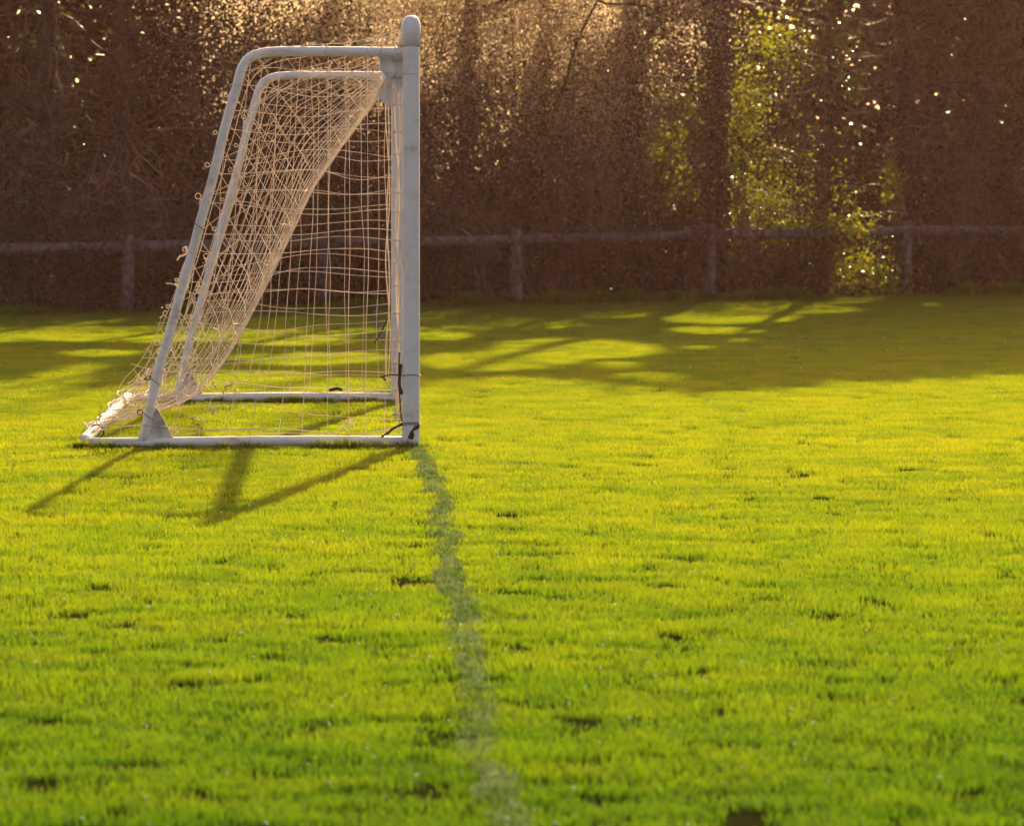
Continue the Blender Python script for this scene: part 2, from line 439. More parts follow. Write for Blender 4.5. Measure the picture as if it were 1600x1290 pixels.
near_post = post(0.0); far_post = post(W)
mb = MB(); mb.tube([gp(t, 0, 2.035) for t in np.linspace(.05, W - .05, 12)], .046, 20)
mb.build('crossbar', M['white'], goal, smooth=True)
slope = [(.03, 1.955), (.40, 1.958), (.66, 1.957), (.765, 1.945), (.82, 1.913), (.848, 1.86), (.868, 1.78), (.925, 1.585), (.985, 1.335), (1.04, 1.14), (1.09, .952), (1.14, .78), (1.21, .53), (1.25, .40), (1.285, .25), (1.318, .09), (1.335, .005)]
SP = smooth_path(slope, 60)
for a in (0.0, W):
    mb = MB(); mb.tube([gp(a, b, z) for b, z in SP], .0245, 14)
    mb.build('side_bar', M['white'], goal, smooth=True)
    mb = MB(); mb.tube([gp(a, b, .013 + .004 * math.sin(b * 3)) for b in np.linspace(.03, 1.63, 14)], .026, 12)
    mb.build('base_bar', M['white'], goal, smooth=True)
    mb = MB()      # coupling sleeve on the base bar
    mb.tube([gp(a, b, .011) for b in (.355, .385)], .029, 12); mb.build('sleeve', M['white_dull'], goal, smooth=True)
    # welded foot fin under the sloping bar and gusset plate under the top bar
    for nm, pts in (('foot_plate', [(1.295, .185), (1.37, .01), (1.17, .01), (1.265, .185)]),
                    ('gusset', [(.045, 1.93), (.155, 1.93), (.155, 1.87), (.10, 1.80), (.045, 1.775)])):
        mb = MB(); k = len(pts); V = [gp(a - .006, b, z) for b, z in pts] + [gp(a + .006, b, z) for b, z in pts]
        q = [[i, (i + 1) % k, k + (i + 1) % k, k + i] for i in range(k)]
        tr = [[0, i, i + 1] for i in range(1, k - 1)] + [[k, k + i + 1, k + i] for i in range(1, k - 1)]
        mb.add(V, q, tr); mb.build(nm, M['white_dull'] if nm == 'foot_plate' else M['white'], goal)
mb = MB(); mb.tube([gp(t, 1.635, .014) for t in np.linspace(0, W, 20)], .030, 12)
mb.build('rear_ground_bar', M['white_dull'], goal, smooth=True)
# thin seam rings on the near post, rusty hole at its foot
for z, m, r in ((1.985, 'tie', .0475), (1.845, 'net', .0478), (.345, 'tie', .0485), (.108, 'tie', .0495), (.100, 'tie', .0490)):
    mb = MB(); an = np.linspace(0, 2 * math.pi, 29)
    mb.tube([gp(np.sign(math.sin(t)) * abs(math.sin(t)) ** .62 * (r + .009), np.sign(math.cos(t)) * abs(math.cos(t)) ** .62 * r, z + .002 * math.sin(3 * t)) for t in an], .0018 if m == 'tie' else .0014, 4, False)
    ob = mb.build('binding', M[m], goal)
hole = [(-.044, .098), (-.018, .094), (-.008, .078), (.006, .060), (.016, .036), (.008, .026), (-.010, .027), (-.016, .046), (-.012, .066), (-.022, .080), (-.040, .080)]
mb = MB(); k = len(hole); c = [np.mean([h[0] for h in hole]), .062]
ya = -.0565
V = [gp(ya, b, z) for b, z in hole] + [gp(ya - .0015, b * .98, z) for b, z in hole]
mb.add(V, [[i, (i + 1) % k, k + (i + 1) % k, k + i] for i in range(k)])
mb.add([gp(ya - .0015, *h) for h in hole] + [gp(ya - .0015, -.006, .07)], None, [[i, (i + 1) % k, k] for i in range(k)])
mb.build('rust_hole', M['rust'], near_post)

# ---- net
CR = .0015
edge_prof = smooth_path([(.035, 2.075), (.10, 2.05), (.30, 2.005), (.60, 1.985), (.78, 1.955), (.86, 1.87), (.90, 1.74), (.96, 1.52), (1.03, 1.27), (1.09, 1.03), (1.17, .80), (1.26, .58), (1.35, .42), (1.46, .25), (1.56, .13), (1.655, .062)], 200)
mid_prof = smooth_path([(.0, 2.03), (.05, 1.90), (.074, 1.856), (.2, 1.64), (.33, 1.43), (.484, 1.19), (.629, .90), (.806, .56), (.989, .27), (1.15, .12), (1.4, .065), (1.66, .06)], 200)
TT = np.linspace(0, 1, 200)


def back_pt(a, t):
    """point of the slanting rear net, a along the goal, t from crossbar (0) to the ground bar (1)"""
    a = np.asarray(a, float); t = np.asarray(t, float)
    w = np.clip(np.exp(-np.maximum(a, 0) / .85) + np.exp(-np.maximum(W - a, 0) / .85), 0, 1)
    w = np.where(w > .985, 1, w)
    e = np.stack([np.interp(t, TT, edge_prof[:, k]) for k in (0, 1)], -1)
    m = np.stack([np.interp(t, TT, mid_prof[:, k]) for k in (0, 1)], -1)
    bz = e * w[..., None] + m * (1 - w[..., None])
    n1 = vnoise(a * 2.1, t * 9, 1) - .5; n2 = vnoise(a * 2.3 + 5, t * 8 + 3, 2) - .5; n3 = vnoise(a * 6, t * 30, 4) - .5
    lo = np.clip((t - .62) * 2.4, 0, 1)
    amp = .012 + .06 * lo
    b = bz[..., 0] + n1 * amp + n3 * .008 * (1 + 3 * lo)
    z = np.maximum(bz[..., 1] + n2 * amp * .8 - (1 - w) * lo * .03 + n3 * .006 * (1 + 3 * lo), .035)
    aa = a + n2 * .03 + n3 * .012
    return gpa(np.stack([aa.ravel(), b.ravel(), z.ravel()], 1))


mb = MB()
ts = np.linspace(0, 1, 60)
for a in np.linspace(0, W, 50):
    mb.tube(back_pt(np.full(60, a) , ts), CR, 4, False)
aa = np.linspace(0, W, 110)
rows = np.linspace(.02, .93, 23)
for k, t in enumerate(rows):
    mb.tube(back_pt(aa, np.full(110, t) + .012 * (vnoise(aa * 3, aa * 0 + k, 7) - .5)), CR * 1.15, 4, False)
mb.tube(back_pt(aa, np.full(110, 1.0)), .004, 5, False)
mb.build('rear_net', M['net'], goal)

sideb = np.array([[z, b] for b, z in edge_prof])[::-1]     # ascending height


def edge_b(z): return np.interp(z, sideb[:, 0], sideb[:, 1])


def top_z(b):
    m = edge_prof[:, 0] <= .80
    return np.interp(b, edge_prof[m][:, 0], edge_prof[m][:, 1])


def side_net(a0, seed):
    mb = MB(); zz = np.linspace(.03, 2.04, 48)
    out = -1 if a0 == 0 else 1

    def warp(b, z, k):
        # slack cords: drift sideways and belly outward a little
        nb = vnoise(b * 4 + seed, z * 3 + k * 3.7, seed) - .5
        nz = vnoise(b * 4 + 9, z * 4 + seed * 2 + k * .3, seed + 3) - .5
        belly = .035 * np.sin(np.clip(b / 1.2, 0, 1) * math.pi) * np.sin(np.clip(z / 2, 0, 1) * math.pi)
        return b + nb * .034, np.maximum(z + nz * .036, .02), a0 + out * (.028 + belly + .03 * (nb + nz))
    for k in range(0, 17):
        b0 = .03 + .0955 * k
        f = np.clip((b0 - .42) / .8, 0, 1)
        eb = edge_b(zz); b = b0 + f * (eb - 1.12) * .55 + .0 * zz
        keep = (b < eb + .005) & (zz < top_z(np.clip(b, 0, .8)) + .005)
        if keep.sum() < 3: continue
        B, Z, A = warp(b[keep], zz[keep], k)
        mb.tube(gpa(np.stack([A, B, Z], 1)), CR, 4, False)
    for k in range(0, 21):
        z0 = .055 + .100 * k
        if z0 > 2.0: continue
        e = float(edge_b(z0)); bb = np.linspace(.02, e, 34)
        z = z0 - .018 * np.sin(bb / max(e, .3) * math.pi * 2.3 + k) + .10 * np.clip((bb - .6) / .8, 0, 1) * (1 if k % 2 else -1) * .35
        z = np.minimum(z, top_z(np.clip(bb, 0, .8)))
        B, Z, A = warp(bb, z, k * .37)
        mb.tube(gpa(np.stack([A, B, Z], 1)), CR, 4, False)
    # loose diagonals where the mesh is pulled toward the ties on the slope
    for k in range(9):
        z0 = .30 + .185 * k
        e = float(edge_b(z0)); z1 = z0 + .16 + .1 * rng.random()
        t = np.linspace(0, 1, 14); L = .30 + .12 * rng.random()
        b = e - L * t; z = z0 + (z1 - z0) * t - .02 * np.sin(t * math.pi)
        z = np.minimum(z, 1.96)
        B, Z, A = warp(b, z, k)
        mb.tube(gpa(np.stack([A, B, Z], 1)), CR, 4, False)
    # bottom rope lying slack
    bb = np.linspace(.02, 1.6, 50); z = .05 + .06 * vnoise(bb * 3, bb * 0, seed + 5)
    mb.tube(gpa(np.stack([np.full(50, a0 + out * .04), bb, z], 1)), .0028, 4, False)
    return mb.build('side_net', M['net'], goal)


side_net(0.0, 1); side_net(W, 4)

# head rope and post ropes with their clips
for a in (0.0, W):
    mb = MB(); z = np.linspace(.10, 2.05, 70)
    for ph in (0, 2.2):
        b = .056 + .016 * (vnoise(z * 3.2 + ph, z * 0 + a, 3)) + .010 * np.sin(z * 7 + ph)
        mb.tube(gpa(np.stack([np.full(70, a - .02 + .01 * ph), b, z], 1)), .0036, 5, False)
    mb.build('post_rope', M['net'], goal)
mb = MB(); A = np.linspace(0, W, 80)
mb.tube(gpa(np.stack([A, .055 + .012 * np.sin(A * 9), 2.0 + .012 * np.sin(A * 7)], 1)), .004, 5, False)
mb.build('head_rope', M['net'], goal)
for z in np.arange(.14, 1.95, .128):
    z = z + rng.normal() * .02
    mb = MB(); c = gp(-.02, .062, z)
    mb.box(c + BX * .006, (.050, .010, .008)); mb.box(c + BX * .02 + np.array([0, 0, .006]), (.010, .008, .020))
    mb.build('net_clip', M['rag'], goal)


def rag(c, size, r, n=4):
    """frayed knot of tape: a few curled ribbons and loops"""
    mb = MB()
    for _ in range(n):
        p = np.array(c, float); d = r.normal(size=3); d /= np.linalg.norm(d); pts = [p.copy()]
        for i in range(7):
            d = d + r.normal(size=3) * .55; d[2] -= .10; d /= np.linalg.norm(d); p = p + d * size / 5; p[2] = max(p[2], .02); pts.append(p.copy())
        mb.tube(pts, .0022 + .0026 * r.random(), 4, False)
    for _ in range(n):
        q = np.array(c) + r.normal(size=3) * size * .25; u = r.normal(size=3); u /= np.linalg.norm(u)
        w = np.cross(u, r.normal(size=3)); w /= np.linalg.norm(w); s = size * (.12 + .2 * r.random())
        mb.add([q, q + u * s, q + u * s * .9 + w * s * .5, q + w * s * .6], [[0, 1, 2, 3]])
    return tag(mb.build('frayed_tie', M['rag'], goal), kind='stuff')


rr = np.random.default_rng(5)
for a, lo in ((0.0, .12), (W, .15)):
    z = lo + .02
    while z < 1.85:
        b = float(np.interp(z, SP[::-1, 1], SP[::-1, 0]))
        out = float(edge_b(z))
        # cord binding round the bar, with a small loop standing off behind it
        mb = MB(); th = np.linspace(0, 2 * math.pi, 13)
        mb.tube([gp(a + .0275 * math.sin(t), b + .029 * math.cos(t), z + .02 * math.cos(t)) for t in th], .0018, 4, False)
        L = .007 + .008 * rr.random()
        mb.tube([gp(a, b + .028 + L * (1 - math.cos(t)), z + .02 + L * math.sin(t)) for t in th], .0022, 4, False)
        mb.build('net_tie', M['net'] if rr.random() < .8 else M['tie'], goal)
        if rr.random() < .55: rag(gp(a, max(out, b + .03), z), .045, rr, 2)
        z += .13 + .06 * rr.random()
    for b in (.30, .42, .52): rag(gp(a, b, 1.985), .05, rr, 2)
rag(gp(0, .12, 2.015), .07, rr, 3); rag(gp(0, .17, 2.0), .06, rr, 3)
for b, z in ((1.36, .34), (1.43, .22), (1.165, .06)): rag(gp(.15, b, z), .05, rr, 2)
for b, z, a in ((1.0, .13, .4), (1.08, .10, .8), (.95, .25, .9), (1.15, .2, 1.3), (.92, .2, 2), (1.1, .18, 2.2), (1.2, .28, 4.5), (1.28, .15, 4.9), (1.1, .1, 5.0), (.34, .10, .1), (.30, .12, .1)): rag(gp(a, b, z), .05, rr, 2)
# bunched cords lying along the rear ground bar
mb = MB(); A = np.linspace(0, W, 90)
for k in range(3):
    b = 1.60 + .09 * (vnoise(A * 2.5 + k * 5, A * 0, k) - .5) - .02 * k * .5; z = .062 - .02 + .04 * vnoise(A * 3 + k, A * 0 + k, k + 2)
    mb.tube(gpa(np.stack([A, b, z], 1)), CR * 1.1, 4, False)
mb.build('bunched_net', M['net'], goal)
# dark cords tied at the foot of the near post and on the far one
for pts, r in (([(-.03, .047, .115), (-.03, .06, .30), (-.03, .058, .46)], .0035),
               ([(-.03, .045, .105), (-.04, .10, .070), (-.04, .15, .035)], .0042),
               ([(-.03, .045, .098), (-.04, .09, .080), (-.04, .12, .05)], .0055),
               ([(W - .03, .06, .50), (W - .03, .11, .40), (W - .03, .15, .335)], .004),
               ([(-.03, .06, .345), (-.04, .10, .347), (-.04, .155, .338)], .0035),
               ([(-.04, .145, .34), (-.04, .125, .318)], .0045),
               ([(W, .34, .056), (W, .37, .066), (W, .42, .054)], .010),
               ([(-.035, .045, .25), (-.035, .058, .30), (-.035, .05, .40)], .0075)):
    mb = MB(); mb.tube(smooth_path([gp(*p) for p in pts], 9), r, 6); mb.build('dark_tie', M['tie'], goal)
mb = MB(); th = np.linspace(.2, 4.2, 12)
mb.tube([gp(.75, 1.60 + .034 * math.cos(t), .03 + .034 * math.sin(t)) for t in th], .005, 5); mb.build('dark_tie', M['tie'], goal)

for o in goal.children: pass   # parts are modelled in the goal's own space

# unmown fringe the mower cannot reach: along the base bars, round the post
tc = [clump_mesh(70, .045, .04, .085, .0045, rng, .6) for _ in range(4)]
pts = []
for b in np.arange(-.06, 1.64, .022):
    if vnoise(b * 6, .5, 3) + .5 * rng.random() < .5: continue
    pts.append(gp(-.045 - .05 * rng.random(), b, 0))
    if rng.random() < .8: pts.append(gp(W - .05, b, 0))
    if rng.random() < .3: pts.append(gp(.05, b, 0))
for k in range(26): t = rng.random() * 6.28; pts.append(gp(-.01 + .085 * math.sin(t), .07 * math.cos(t), 0))
for k in range(22): pts.append(gp(-.06 - .04 * rng.random(), 1.60 + .06 * rng.random(), 0))
for t in np.arange(0, W, .05): pts.append(gp(t, 1.70, 0))
pts = np.array(pts) + P0; pts[:, 2] = 0
s = .38 + .45 * rng.random((len(pts), 1)) ** 2 + .35 * (vnoise(pts[:, :1] * 5, pts[:, 1:2] * 5, 2) - .4)
rt = np.stack([np.zeros(len(pts)), np.zeros(len(pts)), rng.random(len(pts)) * 6.283], 1)
o = scatter_object('unmown_grass', M['tall_grass'], tc, pts, np.hstack([s, s, s]), rt)
tag(o, 'darker unmown grass fringing the bars and post of the goal', 'grass', kind='stuff')
# rough weeds where the mown turf ends under the fence
wx = -8 + 17 * rng.random(1500); wy = edge_y(wx) - .22 + .5 * rng.random(1500)
ws = .5 + 1.5 * np.clip(fbm(wx * 2.2, wy * 0 + 3, 4) - .25, 0, 1) * (.4 + rng.random(1500)) * 1.6; ws = np.stack([ws, ws, ws * 1.1], 1)
o = scatter_object('weeds', M['tall_grass'], tc, np.stack([wx, wy, np.zeros(1500)], 1), ws, np.stack([wx * 0, wx * 0, rng.random(1500) * 6.28], 1))
tag(o, 'rough weeds and long grass along the foot of the fence', 'weeds', kind='stuff')
# one tall seed stalk left of the goal
mb = MB(); X = px2w(156, 27.3)
mb.tube([(X, 27.3, 0), (X - .004, 27.3, .10), (X + .006, 27.3, .17)], [.0018, .0016, .0024], 5)
tag(mb.build('grass_stalk', M['grass']), 'single tall pale grass stalk standing behind the goal', 'grass stalk')

# glints of dew, put in as tiny white solid specks on the turf
mb = MB(); n = 520
sy = 9.5 + 36 * rng.random(n) ** 1.3; sx = (rng.random(n) * 2 - 1) * (.105 * sy + .5)
ico = np.array([[0, 0, 1], [.9, 0, .3], [0, .9, .3], [-.9, 0, .3], [0, -.9, .3], [0, 0, -.6]])
tri = [[0, 1, 2], [0, 2, 3], [0, 3, 4], [0, 4, 1], [5, 2, 1], [5, 3, 2], [5, 4, 3], [5, 1, 4]]
for x, y in zip(sx, sy): mb.add(ico * (.0022 + .003 * rng.random()) + np.array([x, y, .040 + .012 * rng.random()]), None, tri)
tag(mb.build('glint_specks', M['dew'], smooth=True), 'tiny pale specks painted for dew glints dotted over the grass', 'dew', kind='stuff')

# ------------------------------------------------------------------ fence
PX = [(-110, .82), (197, .82), (503, .84), (805, .86), (1107, .89), (1415, .915), (1722, .92)]


def fence_at(px):
    k = (px - 800) / FPX; Y = FY0 / (1 - FSL * k); return k * Y, Y


fence = empty('rail_fence', (0, FY0, 0))
tag(fence, 'low weathered timber fence with single top rail along the trees', 'fence')
fd = np.array([1, FSL, 0]); fd /= np.linalg.norm(fd); fn = np.array([fd[1], -fd[0], 0])
AXF = np.array([fd, -fn, [0, 0, 1]])
pos = []
for i, (px, h) in enumerate(PX):
    X, Y = fence_at(px); pos.append((X, Y, h))
    mb = MB(); lean = rng.normal() * .008
    w = .115; hh = w / 2
    V = []
    for z, k in ((-.02, 1.02), (h * .5, 1.0), (h - .025, .98), (h, .80)):
        for sx_, sy_ in ((-1, -1), (1, -1), (1, 1), (-1, 1)):
            V.append(np.array([X, Y, z]) + fd * (sx_ * hh * k + lean * z) + fn * (sy_ * hh * k + rng.normal() * .002) - np.array([0, FY0, 0]))
    q = [[4 * r_ + j, 4 * r_ + (j + 1) % 4, 4 * r_ + 4 + (j + 1) % 4, 4 * r_ + 4 + j] for r_ in range(3) for j in range(4)] + [[12, 13, 14, 15]]
    mb.add(V, q); mb.build('fence_post', M['fence'], fence)
for (x0, y0, h0), (x1, y1, h1) in zip(pos[:-1], pos[1:]):
    mb = MB(); t = np.linspace(0, 1, 9)
    a = np.array([x0, y0, 0]) + fd * .06; b = np.array([x1, y1, 0]) - fd * .06
    z0, z1 = h0 - .125 + rng.normal() * .006, h1 - .125 + rng.normal() * .006
    V = []
    for k in t:
        c = a + (b - a) * k; zc = z0 + (z1 - z0) * k - .012 * math.sin(k * math.pi) + rng.normal() * .0015
        for sy_, sz_ in ((-1, -1), (1, -1), (1, 1), (-1, 1)):
            V.append(c + fn * (.018 * sy_ + .01) + np.array([0, -FY0, zc + .056 * sz_]))
    q = [[4 * i + j, 4 * i + (j + 1) % 4, 4 * i + 4 + (j + 1) % 4, 4 * i + 4 + j] for i in range(8) for j in range(4)] + [[3, 2, 1, 0], [32, 33, 34, 35]]
    mb.add(V, q); mb.build('rail', M['fence'], fence)

# ------------------------------------------------------------------ woods
# where sun comes through the trees: gaps seen along the sun's direction, named by the ground they light
def gp_px(px, py): Y = ydepth(py); return px2w(px, Y), Y


LIT = []        # ellipses on the ground (x, y, rx, ry, shear)
for px0, px1, py0, py1 in ((0, 90, 513, 524), (95, 225, 550, 562), (430, 470, 497, 503), (385, 560, 529, 545), (345, 620, 553, 576),
                           (640, 745, 523, 536), (945, 970, 473, 478), (1020, 1065, 472, 477), (1085, 1300, 469, 483), (1030, 1240, 482, 508),
                           (1040, 1195, 514, 526), (1115, 1175, 531, 538), (1060, 1125, 543, 550), (780, 1020, 533, 566), (640, 900, 555, 580),
                           (925, 1005, 568, 580), (960, 1065, 585, 600), (0, 110, 575, 640), (250, 420, 583, 620)):
    xa, ya_ = gp_px(px0, (py0 + py1) / 2); xb, _ = gp_px(px1, (py0 + py1) / 2)
    LIT.append(((xa + xb) / 2, (ydepth(py0) + ydepth(py1)) / 2, (xb - xa) / 2 * 1.12, abs(ydepth(py0) - ydepth(py1)) / 2 * 1.15))
EDGEX = np.array([-400, 0, 150, 300, 450, 650, 850, 1000, 1080, 1150, 1300, 1450, 1600, 2200.])
EDGEY = np.array([590, 598, 612, 592, 588, 592, 600, 612, 620, 616, 604, 598, 590, 590.])
# foliage on the wood's edge that catches the sun: (px, py, rx, ry) seen at the edge of the wood
SPOT = [(1050, 255, 42, 85), (1172, 225, 42, 115), (1250, 330, 140, 75), (1275, 140, 120, 110), (1060, 90, 60, 80), (1335, 420, 115, 62), (1386, 292, 18, 45),
        (768, 218, 40, 40), (690, 260, 25, 30), (300, 185, 38, 60), (255, 205, 28, 22), (1480, 190, 14, 60), (40, 60, 40, 50),
        (965, 440, 25, 12), (860, 130, 30, 40), (60, 440, 30, 25), (1250, 240, 60, 45)]
SPW = []
for px, py, rx, ry in SPOT + [(790, -20, 260, 150), (430, -60, 330, 130)]:  # last two gaps are opened to light the brush added for glare
    yf = FY0 / (1 - FSL * (px - 800) / FPX) + .5
    SPW.append((px2w(px, yf) - KX * (yf - 60), py2z(py, yf) - KY * (yf - 60), rx / 134., ry / 134., 1.0))


def sunlit(Pts):
    """True where foliage would shade one of the sun gaps (those leaves are left out: the gaps are real holes)"""
    X, Y, Z = Pts[:, 0], Pts[:, 1], Pts[:, 2]
    Yg = Y - Z / KY; Xg = X - KX * (Y - Yg)
    wob = (fbm(Xg * 1.3, Yg * .55, 2) - .5)
    res = np.zeros(len(X), bool)
    for (cx, cyy, rx, ry) in LIT:
        d = ((Xg - cx) / rx) ** 2 + ((Yg - cyy) / ry) ** 2
        res |= d < 1 + wob * 1.1
    ypx = HZ + FPX * CAM_H / np.maximum(Yg, 5); xpx = 800 + FPX * Xg / np.maximum(Yg, 5)
    res |= ypx > np.interp(xpx, EDGEX, EDGEY) + wob * 22
    u = X - KX * (Y - 60); v = Z - KY * (Y - 60)
    back = Y - edge_y(X)
    for (cx, cz, rx, rz, free) in SPW:
        d = ((u - cx) / rx) ** 2 + ((v - cz) / rz) ** 2
        res |= (d < 1 + wob * 1.2) & (back > free)
    return res


def leaves(mb, C, size, r, squash=1.0, fold=.25):
    """one folded leaf per centre"""
    n = len(C)
    if n == 0: return
    d = r.normal(size=(n, 3)); d /= np.linalg.norm(d, axis=1)[:, None]
    e = np.cross(d, r.normal(size=(n, 3))); e /= np.linalg.norm(e, axis=1)[:, None] + 1e-9
    nn = np.cross(d, e); s = size * (.55 + .8 * r.random(n))[:, None]
    V = np.stack([C - d * s * .5, C + e * s * .32 * squash + nn * s * fold * .4, C + d * s * .5, C - e * s * .32 * squash + nn * s * fold * .4], 1).reshape(-1, 3)
    i = np.arange(n) * 4
    mb.add(V, np.stack([i, i + 1, i + 2, i + 3], 1))


def clustered(n, c, rad, r, nc=14, tight=.30):
    """points gathered in uneven clumps inside an ellipsoid"""
    q = r.normal(size=(nc, 3)); q /= np.linalg.norm(q, axis=1)[:, None]; q *= (r.random(nc) ** .45)[:, None]
    w = r.random(nc) + .25; idx = r.choice(nc, n, p=w / w.sum())
    return np.array(c) + (q[idx] * .85 + r.normal(size=(n, 3)) * tight * (.5 + r.random(nc))[idx][:, None]) * np.array(rad)


def walk(p, d, step, n, r, jit=.25, grav=0.0):
    P = [np.array(p, float)]; d = np.array(d, float); d /= np.linalg.norm(d)
    for _ in range(n):
        d = d + r.normal(size=3) * jit + np.array([0, 0, grav]); d /= np.linalg.norm(d); P.append(P[-1] + d * step)
    return np.array(P)


def lowest(P, zmin=.01): P[:, 2] = np.maximum(P[:, 2], zmin); return P


TREES = [  # px, Y, trunk radius, crown leaves, ivy leaves, lean, label
    (-190, 60.0, .13, 2400, 500, .03, None), (58, 61.2, .10, 2400, 900, .02, 'slim dark tree nearest the left edge of the picture'),
    (196, 58.6, .085, 2400, 350, -.01, 'thin bare-stemmed tree rising straight above the leftmost fence post'),
    (318, 61.0, .12, 2400, 500, .03, 'dark tree just left of the slanting bars of the goal'),
    (455, 62.0, .15, 2400, 700, -.03, 'stout tree behind the top of the goal net'),
    (585, 60.6, .10, 2400, 600, .02, 'tree behind the net right beside the white goal post'),
    (722, 61.4, .09, 2400, 900, .04, 'ivy-speckled tree just right of the goal post'),
    (868, 60.2, .075, 2600, 700, -.02, 'slender pale-lit tree right of the middle fence post'),
    (985, 62.5, .12, 2600, 500, .02, 'dim tree with forked low branches left of the ivy trunk'),
    (1124, 60.5, .15, 2600, 700, .0, 'thick straight ivy-sided trunk above the fourth fence post'),
    (1298, 61.8, .10, 2600, 900, .04, 'tree behind the sparkling foliage right of the thick trunk'),
    (1432, 61.2, .11, 2600, 1300, -.02, 'dark ivy-clad tree rising behind the rightmost fence post'),
    (1535, 62.2, .14, 2600, 1500, .02, 'deep shaded tree nearest the right edge of the picture'),
    (1760, 62.8, .14, 2600, 900, .02, None)]
OUT_LABEL = ['tree standing beyond the left end of the view', 'tree standing beyond the right end of the view']
rt_ = np.random.default_rng(21)
outc = 0; NEAR = (1124, 196, 868, 58, 722, 985, 1432)
for (px, Y, R, nc_, ni, lean, lab) in TREES:
    Y = max(Y, fence_at(px)[1] + (.95 if px in NEAR else 2.2 + (px % 7) * .25)) if px not in NEAR else fence_at(px)[1] + .95; X = px2w(px, Y); base = np.array([X, Y, 0.0]); t = empty('tree', tuple(base))
    if lab is None: lab = OUT_LABEL[outc]; outc += 1
    tag(t, lab, 'tree', 'trees of the wood behind the fence')
    H = 11.0 + rt_.random() * 1.5; z = np.linspace(-.05, H, 30)
    cxn = np.cumsum(rt_.normal(size=30) * .018) ; cyn = np.cumsum(rt_.normal(size=30) * .018)
    TP = np.stack([lean * z + cxn - cxn[0], cyn - cyn[0], z], 1)
    rad = R * (1.0 - .62 * z / H) * (1 + .30 * np.exp(-np.maximum(z, 0) * 3)) * (1 + .05 * rt_.normal(size=30))
    mb = MB(); mb.tube(TP, rad, 10); trunk = mb.build('trunk', M['bark'], t, smooth=True)
    tips = []
    for k in range(20):
        mb = MB()
        zz = 1.6 + (H - 2.2) * rt_.random(); i = int(np.argmin(abs(z - zz))); a = rt_.random() * 6.28
        L = walk(TP[i], (math.cos(a), math.sin(a), .45), .30, 9, rt_, .20, .02); mb.tube(L, np.linspace(rad[i] * .38, .008, 10), 5); tips.append(L[5:])
        mb.build('limb', M['bark'], t)
    mb = MB()
    for k in range(46):      # thin bare twigs in the lower part
        zz = .8 + 3.4 * rt_.random(); i = int(np.argmin(abs(z - zz))); a = rt_.random() * 6.28
        n = int(6 + rt_.random() * 9)
        L = lowest(walk(TP[i], (math.cos(a), -abs(math.sin(a)) * .6 if rt_.random() < .6 else math.sin(a), rt_.normal() * .5), .11 + .08 * rt_.random(), n, rt_, .30, -.03))
        mb.tube(L, np.linspace(.008 + .008 * rt_.random(), .0022, n + 1), 4, False)
        for q in range(2):
            j = rt_.integers(1, n); L2 = lowest(walk(L[j], rt_.normal(size=3), .08, 6, rt_, .3, -.02)); mb.tube(L2, np.linspace(.004, .0015, 7), 3, False)
    tag(mb.build('twigs', M['twig'], t), kind='stuff')
    mb = MB(); tp = np.vstack(tips)
    nc_ = int(nc_ * 2.1)
    c1 = tp[rt_.integers(0, len(tp), nc_)] + rt_.normal(size=(nc_, 3)) * np.array([.85, .8, .75])
    c1 = c1[(c1[:, 2] > 3.9)]
    c2 = clustered(nc_, (0, 1.0, 7.8), (1.7, 1.9, 3.9), rt_, 36, .22)
    C = np.vstack([c1, c2]); C = C[(C[:, 2] > 3.9) & ~sunlit(C + base)]
    leaves(mb, C, .20, rt_); crown = mb.build('crown', M['crown'], t); tag(crown, kind='stuff')
    mb = MB(); zz = 4.6 * rt_.random(ni) ** .8; a = rt_.random(ni) * 6.28; rr_ = R + .02 + .30 * rt_.random(ni) ** 2
    i = np.clip(np.searchsorted(z, zz), 0, 29)
    C = TP[i] + np.stack([rr_ * np.cos(a), rr_ * np.sin(a), (rt_.random(ni) - .5) * .2], 1); C = C[(C[:, 2] > .05) & ~(sunlit(C + base) & (rt_.random(len(C)) < .6))]
    leaves(mb, C, .07, rt_); tag(mb.build('ivy', M['ivy'], t), kind='stuff')

